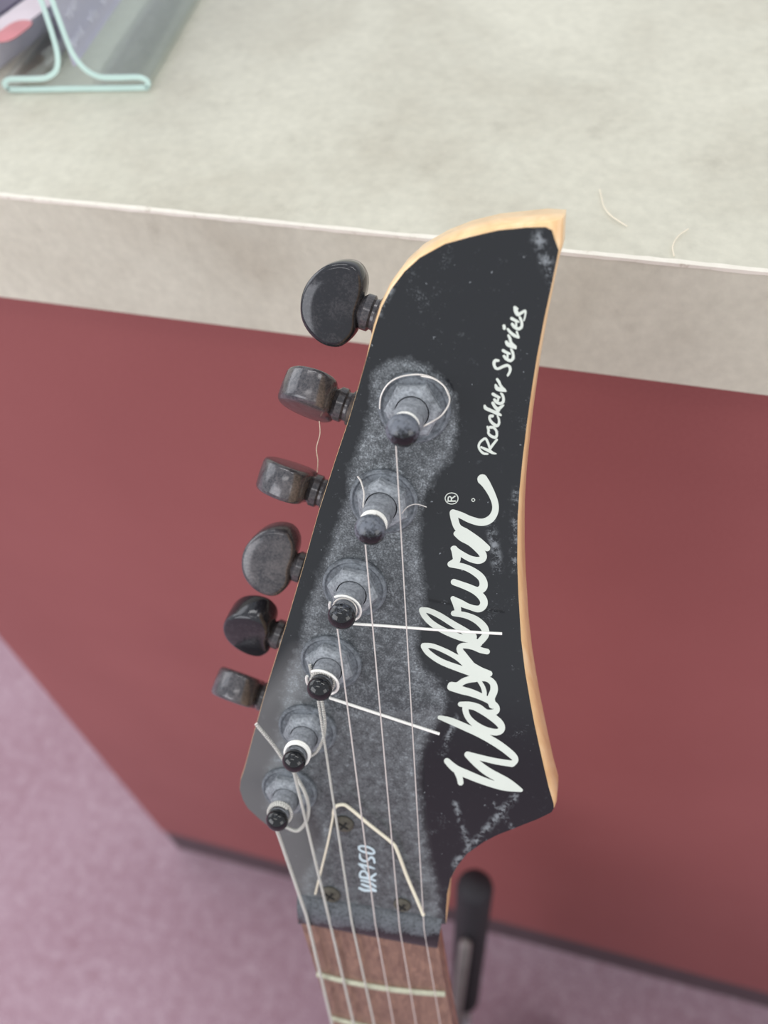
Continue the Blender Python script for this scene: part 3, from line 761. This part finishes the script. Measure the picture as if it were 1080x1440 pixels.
# bent cream wire lying above the nut
P_ = [F(*p) for p in [(443.5, 1257, .0016), (452, 1222, .0024), (461, 1185, .0032), (467, 1155, .0036), (469.5, 1140, .0036), (473, 1133.5, .0036), (481, 1131.5, .0036), (490, 1135, .0034), (520, 1160, .0028), (550, 1184, .0022), (558, 1195, .0020), (572, 1232, .0020), (585, 1262, .0026), (595.5, 1287, .0036)]]
G().tube([Vector(p) for p in smooth_path([tuple(v) for v in P_], 6)], lambda t: .00034 if t < .27 else .00052, 9).obj('string_offcut', M['cream_wire'], guitar)['label'] = 'bent cream wire resting between the strings above the nut'

# a dusty strand hanging between two tuning buttons
P_ = [F(*p) for p in [(449, 592, -.020), (450, 610, -.020), (445, 630, -.020), (447, 648, -.020), (446, 664, -.020)]]
G().tube([Vector(p) for p in smooth_path([tuple(v) for v in P_], 6)], .00011, 5).obj('dust_strand', M['lint'], guitar)

# screws in the headstock ----------------------------------------------
for (sx_, sy_, sr) in ((484, 1158, .0030), (465, 1257, .0032), (566, 1272, .0027)):
    c = F(sx_, sy_, .0004)
    sc_ = G().lathe(c, N, [(sr, 0), (sr, .0004), (sr*.85, .0008), (sr*.5, .0011), (.00005, .0012)], 32).obj('screw', M['screw'], hs)
    g = G()
    for a in (.5, .5+math.pi/2):
        e_ = W*math.cos(a)+L*math.sin(a); f_ = N.cross(e_)
        g.box(c+N*.00105, e_*sr*.55, f_*.0003, N*.0003)
    g.obj('cross_slot', M['hole'], sc_, smooth=False)

# nut ----------------------------------------------------------------------
nl, nr = F(421, 1297, 0), F(615, 1333, 0); bl_, br_ = F(419, 1256, 0), F(622, 1291, 0)
def nut_ring(a, b, hscale=1.0):        # a = front edge, b = back edge
    prof = [(0, -.001), (0.0, .0003), (.05, .0009), (.12, .0014), (.22, .0018), (.32, .0021), (.44, .0024), (.58, .0025), (.72, .0023), (.86, .0018), (.95, .0012), (1, .0004), (1, -.001)]
    return [a.lerp(b, s_)+N*h*hscale for s_, h in prof]
rings = []
ndust = []
for k in range(61):
    t = k/60; e_ = .75+.25*min(1, t*14, (1-t)*14)
    for s_ in (0, 0, .05, .12, .22, .32, .44, .58, .72, .86, .95, 1, 1):
        lim = .22+.42*t-.10*abs(math.sin(t*math.pi*5.2)); ndust.append(max(0, min(1, .5+(s_-lim)*6))*(.75+.2*s_))
    rings.append(nut_ring(nl.lerp(nr, t), bl_.lerp(br_, t), e_))
nutm = G().loft(rings).obj('string_nut', M['nut'], guitar, auto=50, attrs={'dust': ndust}); nutm['label'] = 'dusty black nut bar'

# neck, fretboard and frets ------------------------------------------------
wn = ((F(421, 1297)-F(615, 1333)).length)/2
e1_, e2_ = B(440, 1367), B(631, 1407.5)
u1a, u1b = (e1_-M0).dot(Wc), (e2_-M0).dot(Wc); v1 = ((e1_+e2_)/2-M0).dot(Lc)
print('fret1', u1a*1000, u1b*1000, v1*1000, 'half nut', wn*1000)
def half(v): return .0226+(.0290-.0226)*min(1, v/.47)
def arch(u, hw): return -.0012*(u/hw)**2
rings = []
for k in range(30):
    v = -.0012+.472*k/29; hw = half(v); top = [K(hw*(j/8), v, arch(hw*j/8, hw)) for j in range(-8, 9)]
    rings.append(top+[K(hw, v, -.0055), K(-hw, v, -.0055)])
fb = G().loft(rings).obj('fretboard', M['board'], guitar, auto=40)
SCALE = .640
for k in range(1, 23):
    v = SCALE*(1-2**(-k/12)); v = v*(v1/(SCALE*(1-2**(-1/12)))) if k == 1 else v+(v1-SCALE*(1-2**(-1/12)))
    hw = half(v)-.0004
    path = [K(hw*j/10, v, arch(hw*j/10, hw)+.0002) for j in range(-10, 11)]
    rings = []
    for p in path:
        rings.append([p+Lc*.0013*math.cos(a)+N2*.0011*max(-.3, math.sin(a)) for a in [math.pi*2*q_/12 for q_ in range(12)]])
    G().loft(rings).obj('fret', M['fret'], fb)
for k in (3, 5, 7, 9):
    v = SCALE*(1-2**(-(k-.5)/12)); G().lathe(K(0, v, -.0002), N2, [(.003, 0), (.003, .0003), (.00005, .0003)], 24).obj('inlay_dot', M['letter'], fb)
rings = []
for k in range(28):
    v = -.014+.47*k/27; hw = half(max(0, v))-.0003; dp = .0155+.003*max(0, v)/.47
    if v < .0: dp = .0155
    rings.append([K(hw*math.cos(math.pi+math.pi*q_/14), v, -.0056-dp*abs(math.sin(math.pi*q_/14))**.8) for q_ in range(15)] + [K(hw, v, -.0054 if v > 0 else -.008), K(-hw, v, -.0054 if v > 0 else -.008)])
G().loft(rings).obj('neck', M['neck'], guitar, auto=40)
# body: double cutaway with pointed horns
body = [(.030, .40), (.055, .375), (.085, .352), (.098, .358), (.090, .400), (.098, .455), (.118, .52), (.150, .60), (.160, .68), (.142, .755), (.085, .795), (0, .80), (-.085, .795), (-.145, .755), (-.165, .68), (-.155, .60), (-.118, .52), (-.108, .455), (-.120, .39), (-.128, .335), (-.112, .322), (-.085, .350), (-.055, .385), (-.030, .41), (0, .425)]
low = max(.0, 0)
bp = smooth_path(body, 6, True)
rings = []
for dz, ins in ((-.0080, .030), (-.0065, .008), (-.011, 0), (-.044, 0), (-.049, .008), (-.050, .03)):
    rings.append([K(u*(1-ins), .58+(v-.58)*(1-ins), dz) for u, v in bp])
zmin = min(p.z for r_ in rings for p in r_)
print('body zmin', zmin)
for r_ in rings:
    for p in r_: p += Lc*(zmin/abs(Lc.z))*.0
shift = -(zmin-.0005)/(-Lc.z)        # slide along the neck so the strap end rests on the floor
rings = [[p+Lc*(-shift if False else (zmin-.0005)/abs(Lc.z)) for p in r_] for r_ in rings]
G().loft(rings).obj('body', M['body_lacquer'], guitar, auto=40)
g = G().box(K(0, .635, -.004), Wc*.042, Lc*.018, N2*.006); g.obj('bridge', M['housing'], guitar, smooth=False)
for v in (.50, .59):
    G().box(K(0, v, -.005), Wc*.042, Lc*.018, N2*.004).obj('pickup', M['rubber'], guitar, smooth=False)
for v in (.66, .70):
    G().lathe(K(.09, v, -.009), N2, [(.010, 0), (.0095, .014), (.008, .016), (.00005, .016)], 32).obj('control_knob', M['rubber'], guitar)

# ------------------------------------------------------------------ padded guitar stand behind the neck
def at_y(x, y, Y): r = ray(x, y); return CAM+r*(Y/r.y)
pt = at_y(668, 1246, .150); pm_ = at_y(650, 1440, .118)
dirp = (pm_-pt).normalized(); base = pt+dirp*(-(pt.z-.03)/dirp.z)
stand = empty('guitar_stand', (base.x, base.y, 0), 'black guitar stand with a foam-padded upright, standing on the carpet behind the neck', 'guitar stand')
R_ = .0122
G().tube([pt+dirp*(.001)]+[pt+dirp*(k*.02+.004) for k in range(0, 14)], lambda t: R_*(.55 if t == 0 else .97), 28).obj('foam_pad', M['foam'], stand)
G().lathe(pt+dirp*.002, -dirp, [(R_*.97, -.006), (R_*.96, 0), (R_*.82, .0045), (R_*.5, .0078), (.0001, .009)], 28).obj('pad_cap', M['foam'], stand)
G().tube([pt+dirp*.2, base], .0075, 20).obj('upright_tube', M['steel'], stand)
sd = at_y(655, 1325, .128); se = at_y(640, 1440, .105)
dd = (se-sd).normalized()
G().tube([sd, sd+dd*.004, se, se+dd*.12], lambda t: .002 if t == 0 else .0042, 16).obj('highlight_tube', M['steel'], stand)['label'] = 'grey tube in front of the pad, a highlight strip given shape'  # added tube that gives the grey highlight streak a shape
for a in (0.3, 2.4, 4.5):
    e_ = Vector((math.cos(a), math.sin(a), 0)); o_ = Vector((base.x, base.y, .06))
    leg = G().tube([o_, o_+e_*.06-upv*.02, Vector((base.x, base.y, .012))+e_*.10], .006, 12).obj('leg', M['steel'], stand)
    G().tube([Vector((base.x, base.y, .010))+e_*.095, Vector((base.x, base.y, .010))+e_*.115], .009, 14).obj('rubber_foot', M['rubber'], leg)
tp = at_y(656, 1427, .112); tq = at_y(664, 1452, .112); tr_ = at_y(650, 1452, .112)
e_ = dd*.03
ring = [tp, tq, tq+e_, tr_+e_, tr_]
G().prism(ring, (tq-tp).cross(tr_-tp).normalized()*.0006).obj('paper_tag', M['tag'], stand, smooth=False)['label'] = 'white pointed paper tag'
